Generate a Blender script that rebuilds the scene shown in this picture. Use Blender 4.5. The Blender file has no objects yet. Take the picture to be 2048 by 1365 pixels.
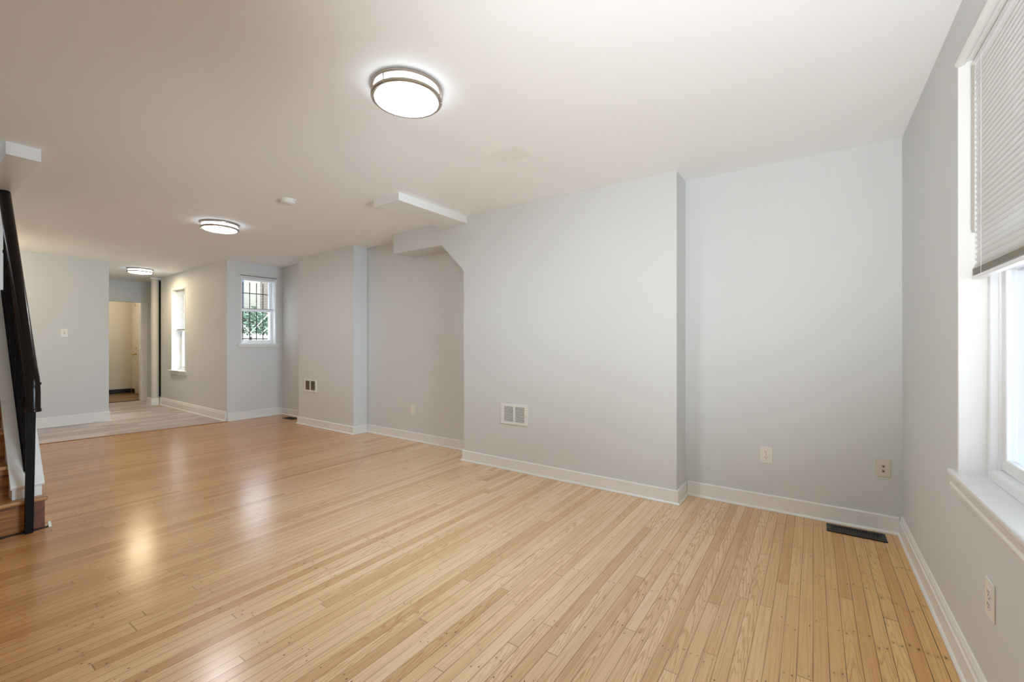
import bpy, bmesh, math, random
from mathutils import Vector, Matrix
random.seed(7)
C = bpy.context.scene
COL = C.collection

# ------------------------------------------------------------------ camera
cam = bpy.data.cameras.new('camera')
cam.sensor_fit = 'HORIZONTAL'; cam.sensor_width = 36.0
cam.lens = 864.0 * 36.0 / 2048.0
cam.shift_y = 1.5 / 2048.0
cam.clip_start = 0.02
cam_o = bpy.data.objects.new('camera', cam); COL.objects.link(cam_o)
cam_o.location = (0, 0, 1.22)
cam_o.rotation_euler = (math.radians(90), 0, math.radians(34.88))
C.camera = cam_o

# ------------------------------------------------------------------ world, lights, exposure
C.view_settings.view_transform = 'Standard'
C.view_settings.look = 'None'
C.view_settings.gamma = 1.0
C.view_settings.exposure = 0.76
C.cycles.use_denoising = True
C.cycles.max_bounces = 12
C.cycles.diffuse_bounces = 8
C.cycles.transparent_max_bounces = 16
C.cycles.sample_clamp_indirect = 6.0
C.cycles.caustics_reflective = False
C.cycles.caustics_refractive = False
world = bpy.data.worlds.new('world'); C.world = world
world.use_nodes = True
bgn = world.node_tree.nodes['Background']
bgn.inputs[0].default_value = (0.86, 0.93, 1.0, 1)
bgn.inputs[1].default_value = 1.0
# overcast sky, three times brighter overhead than at the horizon
wt = world.node_tree
tcw = wt.nodes.new('ShaderNodeTexCoord'); spw = wt.nodes.new('ShaderNodeSeparateXYZ')
mr = wt.nodes.new('ShaderNodeMapRange'); mr.interpolation_type = 'SMOOTHSTEP'
mr.inputs['From Min'].default_value = 0.14; mr.inputs['From Max'].default_value = 0.42
mr.inputs['To Min'].default_value = 1.6; mr.inputs['To Max'].default_value = 5.0
wt.links.new(tcw.outputs['Generated'], spw.inputs[0]); wt.links.new(spw.outputs[2], mr.inputs['Value'])
wt.links.new(mr.outputs[0], bgn.inputs[1])

def area(name, loc, rot, sx, sy, power, col):
    l = bpy.data.lights.new(name, 'AREA'); l.shape = 'RECTANGLE'; l.size = sx; l.size_y = sy
    l.energy = power; l.color = col
    o = bpy.data.objects.new(name, l); COL.objects.link(o); o.location = loc
    o.rotation_euler = [math.radians(a) for a in rot]
    return o
# daylight from the street side, outside the front window, and from the yard
ds_ = area('daylight_street', (0.90, 1.62, 1.06), (0, 90, 0), 0.80, 1.05, 22, (0.74, 0.88, 1.0))
ds_.data.spread = math.radians(62)
area('daylight_yard', (-9.4, 6.4, 3.2), (-65, 0, 0), 2.6, 2.2, 260, (0.86, 0.94, 1.0))

def point(name, loc, power, col, r=0.08):
    l = bpy.data.lights.new(name, 'POINT'); l.energy = power; l.color = col; l.shadow_soft_size = r
    o = bpy.data.objects.new(name, l); COL.objects.link(o); o.location = loc
    return o
def flash(name, loc, target, power, col, deg, blend):
    l = bpy.data.lights.new(name, 'SPOT'); l.energy = power; l.color = col; l.spot_size = math.radians(deg); l.spot_blend = blend
    l.shadow_soft_size = 0.22
    o = bpy.data.objects.new(name, l); COL.objects.link(o); o.location = loc
    o.rotation_euler = (Vector(loc)-Vector(target)).to_track_quat('Z', 'Y').to_euler()
# assumed soft flash, unseen, low behind the camera and turned towards the right-hand ceiling
flash('assumed_flash_light', (0.10, -0.30, 0.95), (-0.65, 2.6, 2.50), 190, (0.93, 0.965, 1.0), 84, 1.0)
LAMP_COL = (0.80, 0.91, 1.0)
LAMP_E = 48.0

def Hc(x):
    return 2.505 + 0.0055 * min(0.0, x + 2.0)

# ------------------------------------------------------------------ material helpers
def newmat(name):
    m = bpy.data.materials.new(name); m.use_nodes = True
    nt = m.node_tree; b = nt.nodes['Principled BSDF']
    return m, nt, b

def srgb(r, g, b):
    f = lambda c: (c/255)/12.92 if c/255 <= 0.04045 else ((c/255+0.055)/1.055)**2.4
    return (f(r), f(g), f(b), 1)

def simple(name, col, rough=0.5, metal=0.0, bump=0.0, bscale=60.0, coat=0.0, var=0.0):
    m, nt, b = newmat(name)
    b.inputs['Base Color'].default_value = col
    b.inputs['Roughness'].default_value = rough
    b.inputs['Metallic'].default_value = metal
    if coat: b.inputs['Coat Weight'].default_value = coat; b.inputs['Coat Roughness'].default_value = 0.15
    tc = nt.nodes.new('ShaderNodeTexCoord')
    if var:
        n = nt.nodes.new('ShaderNodeTexNoise'); n.inputs['Scale'].default_value = 1.7; n.inputs['Detail'].default_value = 3
        nt.links.new(tc.outputs['Object'], n.inputs['Vector'])
        mx = nt.nodes.new('ShaderNodeMix'); mx.data_type = 'RGBA'
        mx.inputs[6].default_value = tuple(c*(1-var) for c in col[:3])+(1,)
        mx.inputs[7].default_value = tuple(min(1, c*(1+var)) for c in col[:3])+(1,)
        nt.links.new(n.outputs[0], mx.inputs[0]); nt.links.new(mx.outputs[2], b.inputs['Base Color'])
    if bump:
        n = nt.nodes.new('ShaderNodeTexNoise'); n.inputs['Scale'].default_value = bscale; n.inputs['Detail'].default_value = 4
        nt.links.new(tc.outputs['Object'], n.inputs['Vector'])
        bp = nt.nodes.new('ShaderNodeBump'); bp.inputs['Strength'].default_value = bump; bp.inputs['Distance'].default_value = 0.01
        nt.links.new(n.outputs[0], bp.inputs['Height']); nt.links.new(bp.outputs[0], b.inputs['Normal'])
    return m

class G:
    """tiny expression builder over math nodes"""
    def __init__(s, nt): s.nt = nt
    def m(s, op, a, b=None, c=None, clamp=False):
        n = s.nt.nodes.new('ShaderNodeMath'); n.operation = op; n.use_clamp = clamp
        for i, v in enumerate((a, b, c)):
            if v is None: continue
            if isinstance(v, (int, float)): n.inputs[i].default_value = v
            else: s.nt.links.new(v, n.inputs[i])
        return n.outputs[0]
    def add(s, a, b): return s.m('ADD', a, b)
    def sub(s, a, b): return s.m('SUBTRACT', a, b)
    def mul(s, a, b): return s.m('MULTIPLY', a, b)
    def vec(s, x, y, z=0.0):
        n = s.nt.nodes.new('ShaderNodeCombineXYZ')
        for i, v in enumerate((x, y, z)):
            if isinstance(v, (int, float)): n.inputs[i].default_value = v
            else: s.nt.links.new(v, n.inputs[i])
        return n.outputs[0]
    def white(s, v, w=None):
        n = s.nt.nodes.new('ShaderNodeTexWhiteNoise'); n.noise_dimensions = '3D'
        s.nt.links.new(v, n.inputs['Vector']); return n.outputs['Value']
    def noise(s, v, scale=1.0, detail=2.0, rough=0.5):
        n = s.nt.nodes.new('ShaderNodeTexNoise'); n.inputs['Scale'].default_value = scale
        n.inputs['Detail'].default_value = detail; n.inputs['Roughness'].default_value = rough
        s.nt.links.new(v, n.inputs['Vector']); return n.outputs[0]
    def smooth(s, v, a, b):
        n = s.nt.nodes.new('ShaderNodeMapRange'); n.interpolation_type = 'SMOOTHSTEP'
        s.nt.links.new(v, n.inputs['Value']); n.inputs['From Min'].default_value = a; n.inputs['From Max'].default_value = b
        return n.outputs[0]
    def ramp(s, v, stops, interp='LINEAR'):
        n = s.nt.nodes.new('ShaderNodeValToRGB'); cr = n.color_ramp; cr.interpolation = interp
        while len(cr.elements) < len(stops): cr.elements.new(0.5)
        for e, (p, c) in zip(cr.elements, stops): e.position = p; e.color = c
        s.nt.links.new(v, n.inputs[0]); return n.outputs[0]
    def mix(s, f, a, b, blend='MIX'):
        n = s.nt.nodes.new('ShaderNodeMix'); n.data_type = 'RGBA'; n.blend_type = blend; n.clamp_result = False
        for i, v in ((0, f), (6, a), (7, b)):
            if isinstance(v, (int, float)): n.inputs[i].default_value = v
            elif isinstance(v, tuple): n.inputs[i].default_value = v
            else: s.nt.links.new(v, n.inputs[i])
        return n.outputs[2]

def strip_floor():
    m, nt, b = newmat('oak_strip_floor'); g = G(nt)
    tc = nt.nodes.new('ShaderNodeTexCoord'); sp = nt.nodes.new('ShaderNodeSeparateXYZ')
    nt.links.new(tc.outputs['Object'], sp.inputs[0]); x, y = sp.outputs[0], sp.outputs[1]
    W = 0.0508
    wob = g.mul(g.sub(g.noise(g.vec(g.mul(x, 3.0), g.mul(y, 0.7)), 1.0, 1.0), 0.5), 0.004)
    u = g.m('DIVIDE', g.add(x, wob), W)
    i = g.m('FLOOR', u); fx = g.m('FRACT', u)
    r1 = g.white(g.vec(i, 3.3, 1.1))
    v = g.add(g.mul(y, 0.42), g.mul(r1, 37.0))
    j = g.m('FLOOR', v); fv = g.m('FRACT', v)
    r2 = g.white(g.vec(i, j, 5.5)); r3 = g.white(g.vec(i, j, 9.1)); r4 = g.white(g.vec(i, j, 17.3))
    base = g.ramp(r2, [(0.0, srgb(206, 166, 124)), (0.14, srgb(224, 190, 148)), (0.5, srgb(232, 202, 162)),
                       (0.8, srgb(236, 206, 168)), (1.0, srgb(240, 214, 172))])
    # reddish or straw hue per board
    base = g.mix(g.mul(r3, 0.30), base, srgb(232, 188, 150))
    # broad change of board tone: deeper amber towards the back of the room and by the window wall
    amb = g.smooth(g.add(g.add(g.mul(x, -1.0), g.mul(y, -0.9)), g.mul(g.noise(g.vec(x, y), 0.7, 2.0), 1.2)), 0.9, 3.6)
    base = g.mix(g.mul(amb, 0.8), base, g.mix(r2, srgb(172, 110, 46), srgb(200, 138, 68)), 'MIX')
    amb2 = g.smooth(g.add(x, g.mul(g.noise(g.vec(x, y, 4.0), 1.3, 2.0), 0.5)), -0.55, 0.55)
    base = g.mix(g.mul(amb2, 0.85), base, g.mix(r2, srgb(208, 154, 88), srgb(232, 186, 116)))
    # fine streaks along the board
    st = g.noise(g.vec(g.mul(x, 190.0), g.mul(y, 2.6), g.mul(r2, 40.0)), 1.0, 4.0, 0.6)
    base = g.mix(g.m('MULTIPLY', g.smooth(st, 0.42, 0.72), 0.42), base, srgb(168, 112, 66))
    st2 = g.noise(g.vec(g.mul(x, 60.0), g.mul(y, 1.2), g.mul(r3, 40.0)), 1.0, 2.0, 0.5)
    base = g.mix(g.mul(g.smooth(st2, 0.52, 0.80), 0.22), base, srgb(240, 205, 160))
    # cathedral figure on some boards
    off = g.add(g.sub(fx, 0.5), g.mul(g.sub(r4, 0.5), 0.9))
    par = g.mul(g.mul(off, off), 5.0)
    nz = g.mul(g.noise(g.vec(g.mul(u, 1.6), g.mul(y, 2.2), g.mul(r3, 60.0)), 1.0, 3.0), 5.0)
    ph = g.add(g.add(g.mul(y, 9.0), par), nz)
    arcs = g.smooth(g.m('SINE', g.mul(ph, 5.2)), 0.15, 0.95)
    has = g.smooth(r4, 0.60, 0.66)
    zone = g.smooth(g.noise(g.vec(g.mul(i, 7.7), g.mul(y, 1.3), 2.0), 1.0, 1.0), 0.42, 0.56)
    base = g.mix(g.mul(g.mul(arcs, g.mul(has, zone)), 0.42), base, srgb(176, 122, 70))
    # dirt: where the finish has worn, seams and nail heads are blacker
    dn = g.noise(g.vec(x, y, 8.0), 1.1, 3.0)
    near = g.smooth(g.m('SUBTRACT', g.add(x, g.mul(dn, 1.0)), g.mul(y, 0.35)), -0.55, 0.25)
    dirt = g.m('ADD', g.mul(g.smooth(dn, 0.45, 0.7), 0.35), g.mul(near, 0.65), clamp=True)
    # seams
    ed = g.m('MINIMUM', fx, g.sub(1.0, fx))
    sn = g.noise(g.vec(g.mul(i, 13.0), g.mul(y, 1.8), 1.0), 1.0, 3.0)
    wd = g.add(0.014, g.mul(g.mul(sn, sn), 0.05))
    seam = g.sub(1.0, g.smooth(g.m('DIVIDE', ed, wd), 0.55, 1.15))
    sdark = g.m('ADD', g.add(0.42, g.mul(dirt, 0.5)), g.mul(sn, 0.3), clamp=True)
    ends = g.m('MINIMUM', fv, g.sub(1.0, fv))
    eseam = g.sub(1.0, g.smooth(ends, 0.0006, 0.0014))
    seam_f = g.m('MAXIMUM', g.mul(seam, sdark), g.mul(eseam, g.add(0.35, g.mul(dirt, 0.5))), clamp=True)
    # nail heads, two per strip at each joist, rows shifting between bundles of strips
    blk = g.m('FLOOR', g.m('DIVIDE', i, 5.0))
    rb = g.white(g.vec(blk, 1.0, 2.0))
    yn = g.add(g.m('DIVIDE', y, 0.40), g.mul(rb, 0.9))
    kk = g.m('FLOOR', yn); fn = g.m('FRACT', yn)
    jit = g.mul(g.sub(g.white(g.vec(i, kk, 21.0)), 0.5), 0.34)
    side = g.m('FLOOR', g.mul(fx, 2.0))
    j2 = g.mul(g.sub(g.white(g.vec(g.add(g.mul(i, 2.0), side), kk, 31.0)), 0.5), 0.12)
    dy = g.mul(g.sub(g.sub(fn, 0.5), g.add(jit, j2)), 0.40)
    dx = g.mul(g.sub(g.m('ABSOLUTE', g.sub(fx, 0.5)), 0.25), W)
    dd = g.m('SQRT', g.add(g.mul(dx, dx), g.mul(g.mul(dy, dy), 0.35)))
    pres = g.white(g.vec(g.add(g.mul(i, 2.0), side), kk, 41.0))
    rad = g.add(0.0016, g.mul(g.mul(pres, g.add(0.4, dirt)), 0.0022))
    nail = g.sub(1.0, g.smooth(g.m('DIVIDE', dd, rad), 0.6, 1.3))
    nail = g.mul(nail, g.smooth(pres, 0.15, 0.5))
    halo = g.mul(g.sub(1.0, g.smooth(dd, 0.0, 0.016)), g.mul(dirt, 0.35))
    # loose black marks where dirt is heavy
    bn = g.noise(g.vec(g.mul(x, 55.0), g.mul(y, 14.0), 3.0), 1.0, 3.0)
    marks = g.mul(g.smooth(bn, 0.66, 0.76), g.mul(g.mul(dirt, dirt), 0.8))
    base = g.mix(halo, base, srgb(120, 75, 35))
    base = g.mix(g.m('MAXIMUM', seam_f, g.m('MAXIMUM', g.mul(nail, 0.85), marks)), base, srgb(62, 38, 20))
    nt.links.new(base, b.inputs['Base Color'])
    rn = g.noise(g.vec(g.mul(x, 8.0), g.mul(y, 3.0)), 1.0, 3.0)
    nt.links.new(g.add(0.19, g.mul(rn, 0.06)), b.inputs['Roughness'])
    b.inputs['IOR'].default_value = 1.42
    b.inputs['Coat Weight'].default_value = 0.15; b.inputs['Coat Roughness'].default_value = 0.18
    # slight cupping of each strip, seams sunk
    cup = g.mul(g.mul(g.sub(fx, 0.5), g.sub(fx, 0.5)), 0.5)
    tilt = g.mul(g.sub(r3, 0.5), g.mul(fx, 0.25))
    hgt = g.sub(g.add(cup, tilt), g.m('MAXIMUM', g.mul(seam, 0.8), nail))
    bp = nt.nodes.new('ShaderNodeBump'); bp.inputs['Strength'].default_value = 0.25; bp.inputs['Distance'].default_value = 0.0012
    nt.links.new(hgt, bp.inputs['Height']); nt.links.new(bp.outputs[0], b.inputs['Normal'])
    return m

def vinyl_floor():
    m, nt, b = newmat('grey_plank_vinyl'); g = G(nt)
    tc = nt.nodes.new('ShaderNodeTexCoord'); sp = nt.nodes.new('ShaderNodeSeparateXYZ')
    nt.links.new(tc.outputs['Object'], sp.inputs[0]); x, y = sp.outputs[0], sp.outputs[1]
    u = g.m('DIVIDE', x, 0.105); i = g.m('FLOOR', u); fx = g.m('FRACT', u)
    r1 = g.white(g.vec(i, 3.3, 1.1)); v = g.add(g.mul(y, 1.3), g.mul(r1, 37.0)); j = g.m('FLOOR', v)
    r2 = g.white(g.vec(i, j, 5.5))
    col = g.ramp(r2, [(0, srgb(158, 146, 144)), (0.35, srgb(178, 168, 168)), (0.7, srgb(194, 184, 186)), (1, srgb(206, 198, 200))])
    st = g.noise(g.vec(g.mul(x, 120.0), g.mul(y, 3.0), g.mul(r2, 30.0)), 1.0, 4.0)
    col = g.mix(g.mul(g.smooth(st, 0.45, 0.75), 0.55), col, srgb(128, 110, 104))
    seam = g.sub(1.0, g.smooth(g.m('MINIMUM', fx, g.sub(1.0, fx)), 0.01, 0.03))
    col = g.mix(g.mul(seam, 0.3), col, srgb(70, 58, 50))
    nt.links.new(col, b.inputs['Base Color']); b.inputs['Roughness'].default_value = 0.38
    return m

def tile_floor():
    m, nt, b = newmat('brown_tile_floor'); g = G(nt)
    tc = nt.nodes.new('ShaderNodeTexCoord'); sp = nt.nodes.new('ShaderNodeSeparateXYZ')
    nt.links.new(tc.outputs['Object'], sp.inputs[0]); x, y = sp.outputs[0], sp.outputs[1]
    u = g.mul(x, 3.3); v = g.mul(y, 3.3)
    r = g.white(g.vec(g.m('FLOOR', u), g.m('FLOOR', v), 1.0))
    n = g.noise(g.vec(x, y), 14.0, 4.0)
    col = g.mix(n, g.mix(r, srgb(84, 58, 34), srgb(116, 86, 50)), srgb(140, 110, 70))
    nt.links.new(col, b.inputs['Base Color']); b.inputs['Roughness'].default_value = 0.35
    return m

def ceiling_mat():
    m, nt, b = newmat('white_ceiling_paint'); g = G(nt)
    tc = nt.nodes.new('ShaderNodeTexCoord'); sp = nt.nodes.new('ShaderNodeSeparateXYZ')
    nt.links.new(tc.outputs['Object'], sp.inputs[0]); x, y = sp.outputs[0], sp.outputs[1]
    n = g.noise(g.vec(x, y), 0.9, 3.0)
    col = g.mix(n, (0.89, 0.905, 0.91, 1), (0.91, 0.925, 0.93, 1))
    # a touched-up rectangle of slightly different paint
    w = g.mul(g.noise(g.vec(x, y, 7.0), 9.0, 3.0), 0.05)
    dx = g.m('ABSOLUTE', g.add(x, 1.705)); dy = g.m('ABSOLUTE', g.sub(y, 2.43))
    q = g.m('MAXIMUM', g.sub(dx, 0.12), g.sub(dy, 0.09))
    pm = g.sub(1.0, g.smooth(g.add(q, w), 0.015, 0.035))
    col = g.mix(g.mul(pm, 0.8), col, (0.85, 0.865, 0.85, 1))
    nt.links.new(col, b.inputs['Base Color']); b.inputs['Roughness'].default_value = 0.75
    big = g.noise(g.vec(x, y, 1.0), 1.5, 3.0)
    bp = nt.nodes.new('ShaderNodeBump'); bp.inputs['Strength'].default_value = 0.35; bp.inputs['Distance'].default_value = 0.02
    nt.links.new(big, bp.inputs['Height']); nt.links.new(bp.outputs[0], b.inputs['Normal'])
    return m

def wood_mat(name, c1, c2, rough=0.4, axis=1):
    m, nt, b = newmat(name); g = G(nt)
    tc = nt.nodes.new('ShaderNodeTexCoord'); sp = nt.nodes.new('ShaderNodeSeparateXYZ')
    nt.links.new(tc.outputs['Object'], sp.inputs[0]); co = list(sp.outputs)
    v = [g.mul(co[k], 2.0 if k == axis else 45.0) for k in range(3)]
    n = g.noise(g.vec(*v), 1.0, 4.0, 0.6)
    col = g.ramp(n, [(0.3, c2), (0.62, c1)])
    nt.links.new(col, b.inputs['Base Color']); b.inputs['Roughness'].default_value = rough
    return m

def glass_mat():
    m, nt, b = newmat('window_glass'); nt.nodes.remove(b)
    out = nt.nodes['Material Output']
    tr = nt.nodes.new('ShaderNodeBsdfTransparent'); tr.inputs[0].default_value = (0.96, 0.98, 0.99, 1)
    gl = nt.nodes.new('ShaderNodeBsdfGlossy'); gl.inputs['Roughness'].default_value = 0.02
    lw = nt.nodes.new('ShaderNodeLayerWeight'); lw.inputs[0].default_value = 0.5; g = G(nt)
    fac = g.add(0.03, g.mul(g.m('POWER', lw.outputs['Facing'], 5.0), 0.45))
    mx = nt.nodes.new('ShaderNodeMixShader')
    nt.links.new(fac, mx.inputs[0]); nt.links.new(tr.outputs[0], mx.inputs[1]); nt.links.new(gl.outputs[0], mx.inputs[2])
    nt.links.new(mx.outputs[0], out.inputs[0])
    return m

def translucent_mat(name, col, t=0.45):
    m, nt, b = newmat(name)
    out = nt.nodes['Material Output']
    b.inputs['Base Color'].default_value = col; b.inputs['Roughness'].default_value = 0.45
    tl = nt.nodes.new('ShaderNodeBsdfTranslucent'); tl.inputs[0].default_value = col
    mx = nt.nodes.new('ShaderNodeMixShader'); mx.inputs[0].default_value = t
    nt.links.new(b.outputs[0], mx.inputs[1]); nt.links.new(tl.outputs[0], mx.inputs[2]); nt.links.new(mx.outputs[0], out.inputs[0])
    return m

def emit_mat(name, col, e):
    m, nt, b = newmat(name)
    b.inputs['Base Color'].default_value = (0.9, 0.9, 0.88, 1)
    b.inputs['Emission Color'].default_value = col + (1,)
    b.inputs['Emission Strength'].default_value = e
    return m

M = dict(
    wall=simple('grey_wall_paint', (0.67, 0.69, 0.69, 1), 0.62, bump=0.12, bscale=9.0, var=0.012),
    white=simple('white_trim_paint', (0.82, 0.82, 0.80, 1), 0.35, bump=0.05, bscale=30),
    vinyl=simple('white_window_vinyl', (0.84, 0.85, 0.86, 1), 0.3),
    plate=simple('white_plate_plastic', (0.82, 0.80, 0.75, 1), 0.35),
    almond=simple('almond_plate_plastic', (0.72, 0.66, 0.56, 1), 0.4),
    slot=simple('dark_slot', (0.03, 0.028, 0.025, 1), 0.6),
    duct=simple('dusty_duct_metal', (0.16, 0.13, 0.10, 1), 0.6, bump=0.3, bscale=200),
    brown_louver=simple('brown_louver_metal', (0.22, 0.17, 0.12, 1), 0.5),
    grille=simple('white_grille_enamel', (0.80, 0.79, 0.76, 1), 0.4),
    gslot=simple('grille_recess', (0.20, 0.19, 0.18, 1), 0.7),
    black_metal=simple('black_painted_metal', (0.006, 0.006, 0.008, 1), 0.55, 0.0),
    black_reg=simple('black_register_enamel', (0.018, 0.018, 0.02, 1), 0.35, 0.2),
    rail=simple('dark_varnished_rail', (0.010, 0.005, 0.004, 1), 0.22),
    nickel=simple('brushed_nickel', (0.42, 0.36, 0.30, 1), 0.34, 0.9),
    brass=simple('brass', (0.60, 0.42, 0.14, 1), 0.25, 1.0),
    blackbase=simple('black_vinyl_base', (0.012, 0.010, 0.010, 1), 0.4),
    hall=simple('cream_hall_paint', (0.60, 0.56, 0.47, 1), 0.6, var=0.02),
    doorp=simple('cream_door_paint', (0.58, 0.54, 0.46, 1), 0.45),
    lamp=emit_mat('lit_diffuser', LAMP_COL, LAMP_E),
    lamp_side=emit_mat('lit_side_diffuser', LAMP_COL, 4.0),
    lamp_mid=emit_mat('mid_lit_diffuser', (0.97, 0.97, 1.0), 28.0),
    lamp_warm=emit_mat('warm_lit_diffuser', (1.0, 0.80, 0.50), 46.0),
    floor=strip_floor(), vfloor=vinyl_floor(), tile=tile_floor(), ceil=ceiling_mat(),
    tread=wood_mat('worn_oak_tread', srgb(190, 138, 82), srgb(120, 72, 36), 0.35),
    riser=wood_mat('stained_riser', srgb(178, 118, 62), srgb(92, 48, 22), 0.4),
    redwood=wood_mat('red_stained_end', srgb(120, 62, 34), srgb(64, 30, 16), 0.4, 0),
    thr=wood_mat('oak_threshold', srgb(170, 115, 62), srgb(110, 68, 34), 0.4),
    glass=glass_mat(),
    slat=translucent_mat('white_blind_slat', (0.84, 0.85, 0.84, 1), 0.12),
    cord=simple('blind_cord', (0.7, 0.7, 0.68, 1), 0.6),
    stack=simple('blind_stack_edge', (0.45, 0.42, 0.36, 1), 0.6),
    scuff=simple('black_floor_scuff', (0.03, 0.022, 0.02, 1), 0.6, bump=0.5, bscale=80),
    plaster=simple('white_knee_wall_paint', (0.78, 0.775, 0.75, 1), 0.5, bump=0.3, bscale=14),
)

for k_, sp_ in (('black_metal', 0.12), ('rail', 0.2), ('black_reg', 0.2)):
    M[k_].node_tree.nodes['Principled BSDF'].inputs['Specular IOR Level'].default_value = sp_
M['rod'] = simple('weathered_white_rod', (0.42, 0.43, 0.42, 1), 0.6)
# ------------------------------------------------------------------ mesh helpers
def obj(name, bm, mat, parent=None, kind=None, label=None, cat=None, group=None, smooth=False):
    bmesh.ops.recalc_face_normals(bm, faces=bm.faces)
    me = bpy.data.meshes.new(name); bm.to_mesh(me); bm.free()
    o = bpy.data.objects.new(name, me); COL.objects.link(o)
    mats = mat if isinstance(mat, (list, tuple)) else [mat]
    for q in mats: me.materials.append(q)
    if smooth:
        for p in me.polygons: p.use_smooth = True
        e = me.edges
        try: me.set_sharp_from_angle(angle=math.radians(40))
        except Exception: pass
    if parent is not None: o.parent = parent
    if kind: o['kind'] = kind
    if label: o['label'] = label
    if cat: o['category'] = cat
    if group: o['group'] = group
    return o

def thing(name, label, cat, loc=(0, 0, 0), group=None, kind=None, rotz=0.0):
    o = bpy.data.objects.new(name, None); COL.objects.link(o); o.location = loc; o.rotation_euler = (0, 0, rotz)
    o.empty_display_size = 0.05
    o['label'] = label; o['category'] = cat
    if group: o['group'] = group
    if kind: o['kind'] = kind
    return o

def B(): return bmesh.new()

def box(bm, x0, x1, y0, y1, z0, z1, bev=0.0, mi=0, seg=2):
    t = bmesh.new()
    x0, x1 = min(x0, x1), max(x0, x1); y0, y1 = min(y0, y1), max(y0, y1); z0, z1 = min(z0, z1), max(z0, z1)
    bmesh.ops.create_cube(t, size=1.0)
    for v in t.verts:
        v.co = Vector((x0 if v.co.x < 0 else x1, y0 if v.co.y < 0 else y1, z0 if v.co.z < 0 else z1))
    if bev > 0:
        bev = min(bev, 0.45*min(x1-x0, y1-y0, z1-z0))
        bmesh.ops.bevel(t, geom=list(t.edges), offset=bev, segments=seg, affect='EDGES', profile=0.5)
    for f in t.faces: f.material_index = mi
    merge(bm, t); return bm

def merge(bm, t, mat=None):
    if mat is not None: t.transform(mat)
    vs = [bm.verts.new(v.co) for v in t.verts]
    t.verts.index_update()
    for f in t.faces:
        try:
            nf = bm.faces.new([vs[v.index] for v in f.verts]); nf.material_index = f.material_index; nf.smooth = f.smooth
        except ValueError: pass
    t.free()

def prism(bm, pts, axis, a, b, mi=0):
    """pts: 2d polygon; axis 'x','y','z' is the extrusion axis from a to b"""
    def P(p, t):
        if axis == 'x': return Vector((t, p[0], p[1]))
        if axis == 'y': return Vector((p[0], t, p[1]))
        return Vector((p[0], p[1], t))
    A = [bm.verts.new(P(p, a)) for p in pts]; Bv = [bm.verts.new(P(p, b)) for p in pts]
    n = len(pts)
    for q in (A, Bv[::-1]):
        f = bm.faces.new(q); f.material_index = mi
    for k in range(n):
        f = bm.faces.new((A[k], A[(k+1) % n], Bv[(k+1) % n], Bv[k])); f.material_index = mi
    return bm

def cyl(bm, p0, p1, r0, r1=None, n=24, mi=0, caps=True):
    p0 = Vector(p0); p1 = Vector(p1); d = p1-p0; r1 = r0 if r1 is None else r1
    q = d.to_track_quat('Z', 'Y').to_matrix()
    ra = [bm.verts.new(p0 + q @ Vector((r0*math.cos(2*math.pi*k/n), r0*math.sin(2*math.pi*k/n), 0))) for k in range(n)]
    rb = [bm.verts.new(p1 + q @ Vector((r1*math.cos(2*math.pi*k/n), r1*math.sin(2*math.pi*k/n), 0))) for k in range(n)]
    for k in range(n):
        f = bm.faces.new((ra[k], ra[(k+1) % n], rb[(k+1) % n], rb[k])); f.material_index = mi
    if caps:
        f = bm.faces.new(ra[::-1]); f.material_index = mi; f = bm.faces.new(rb); f.material_index = mi
    return bm

def lathe(bm, prof, n=64, cx=0, cy=0, mi=0):
    rings = []
    for r, z in prof:
        if r < 1e-6: rings.append([bm.verts.new((cx, cy, z))])
        else: rings.append([bm.verts.new((cx+r*math.cos(2*math.pi*k/n), cy+r*math.sin(2*math.pi*k/n), z)) for k in range(n)])
    for a, b in zip(rings, rings[1:]):
        for k in range(n):
            if len(a) == 1 and len(b) == 1: continue
            if len(a) == 1: f = bm.faces.new((a[0], b[k], b[(k+1) % n]))
            elif len(b) == 1: f = bm.faces.new((a[k], a[(k+1) % n], b[0]))
            else: f = bm.faces.new((a[k], a[(k+1) % n], b[(k+1) % n], b[k]))
            f.material_index = mi
    return bm

def sweep(bm, path, prof, up=Vector((0, 0, 1)), mi=0):
    """sweep closed 2d profile (side, up) along polyline path"""
    path = [Vector(p) for p in path]; rings = []
    for k, p in enumerate(path):
        if k == 0: t = (path[1]-p).normalized()
        elif k == len(path)-1: t = (p-path[k-1]).normalized()
        else: t = ((path[k+1]-p).normalized()+(p-path[k-1]).normalized()).normalized()
        s = t.cross(up)
        s = s.normalized() if s.length > 1e-4 else Vector((0, 1, 0))
        w = s.cross(t).normalized()
        rings.append([bm.verts.new(p+s*a+w*c) for a, c in prof])
    n = len(prof)
    for a, b in zip(rings, rings[1:]):
        for k in range(n):
            f = bm.faces.new((a[k], a[(k+1) % n], b[(k+1) % n], b[k])); f.material_index = mi
    bm.faces.new(rings[0][::-1]).material_index = mi; bm.faces.new(rings[-1]).material_index = mi
    return bm

def to_ceiling(bm, top=9.0, extra=0.0):
    for v in bm.verts:
        if abs(v.co.z-top) < 1e-4: v.co.z = Hc(v.co.x)+extra
    return bm
T = 9.0   # stands for "up to the ceiling" until to_ceiling() runs

def struct(name, bm, mat, label, cat='wall'):
    return obj(name, bm, mat, kind='structure', label=label, cat=cat)

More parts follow.
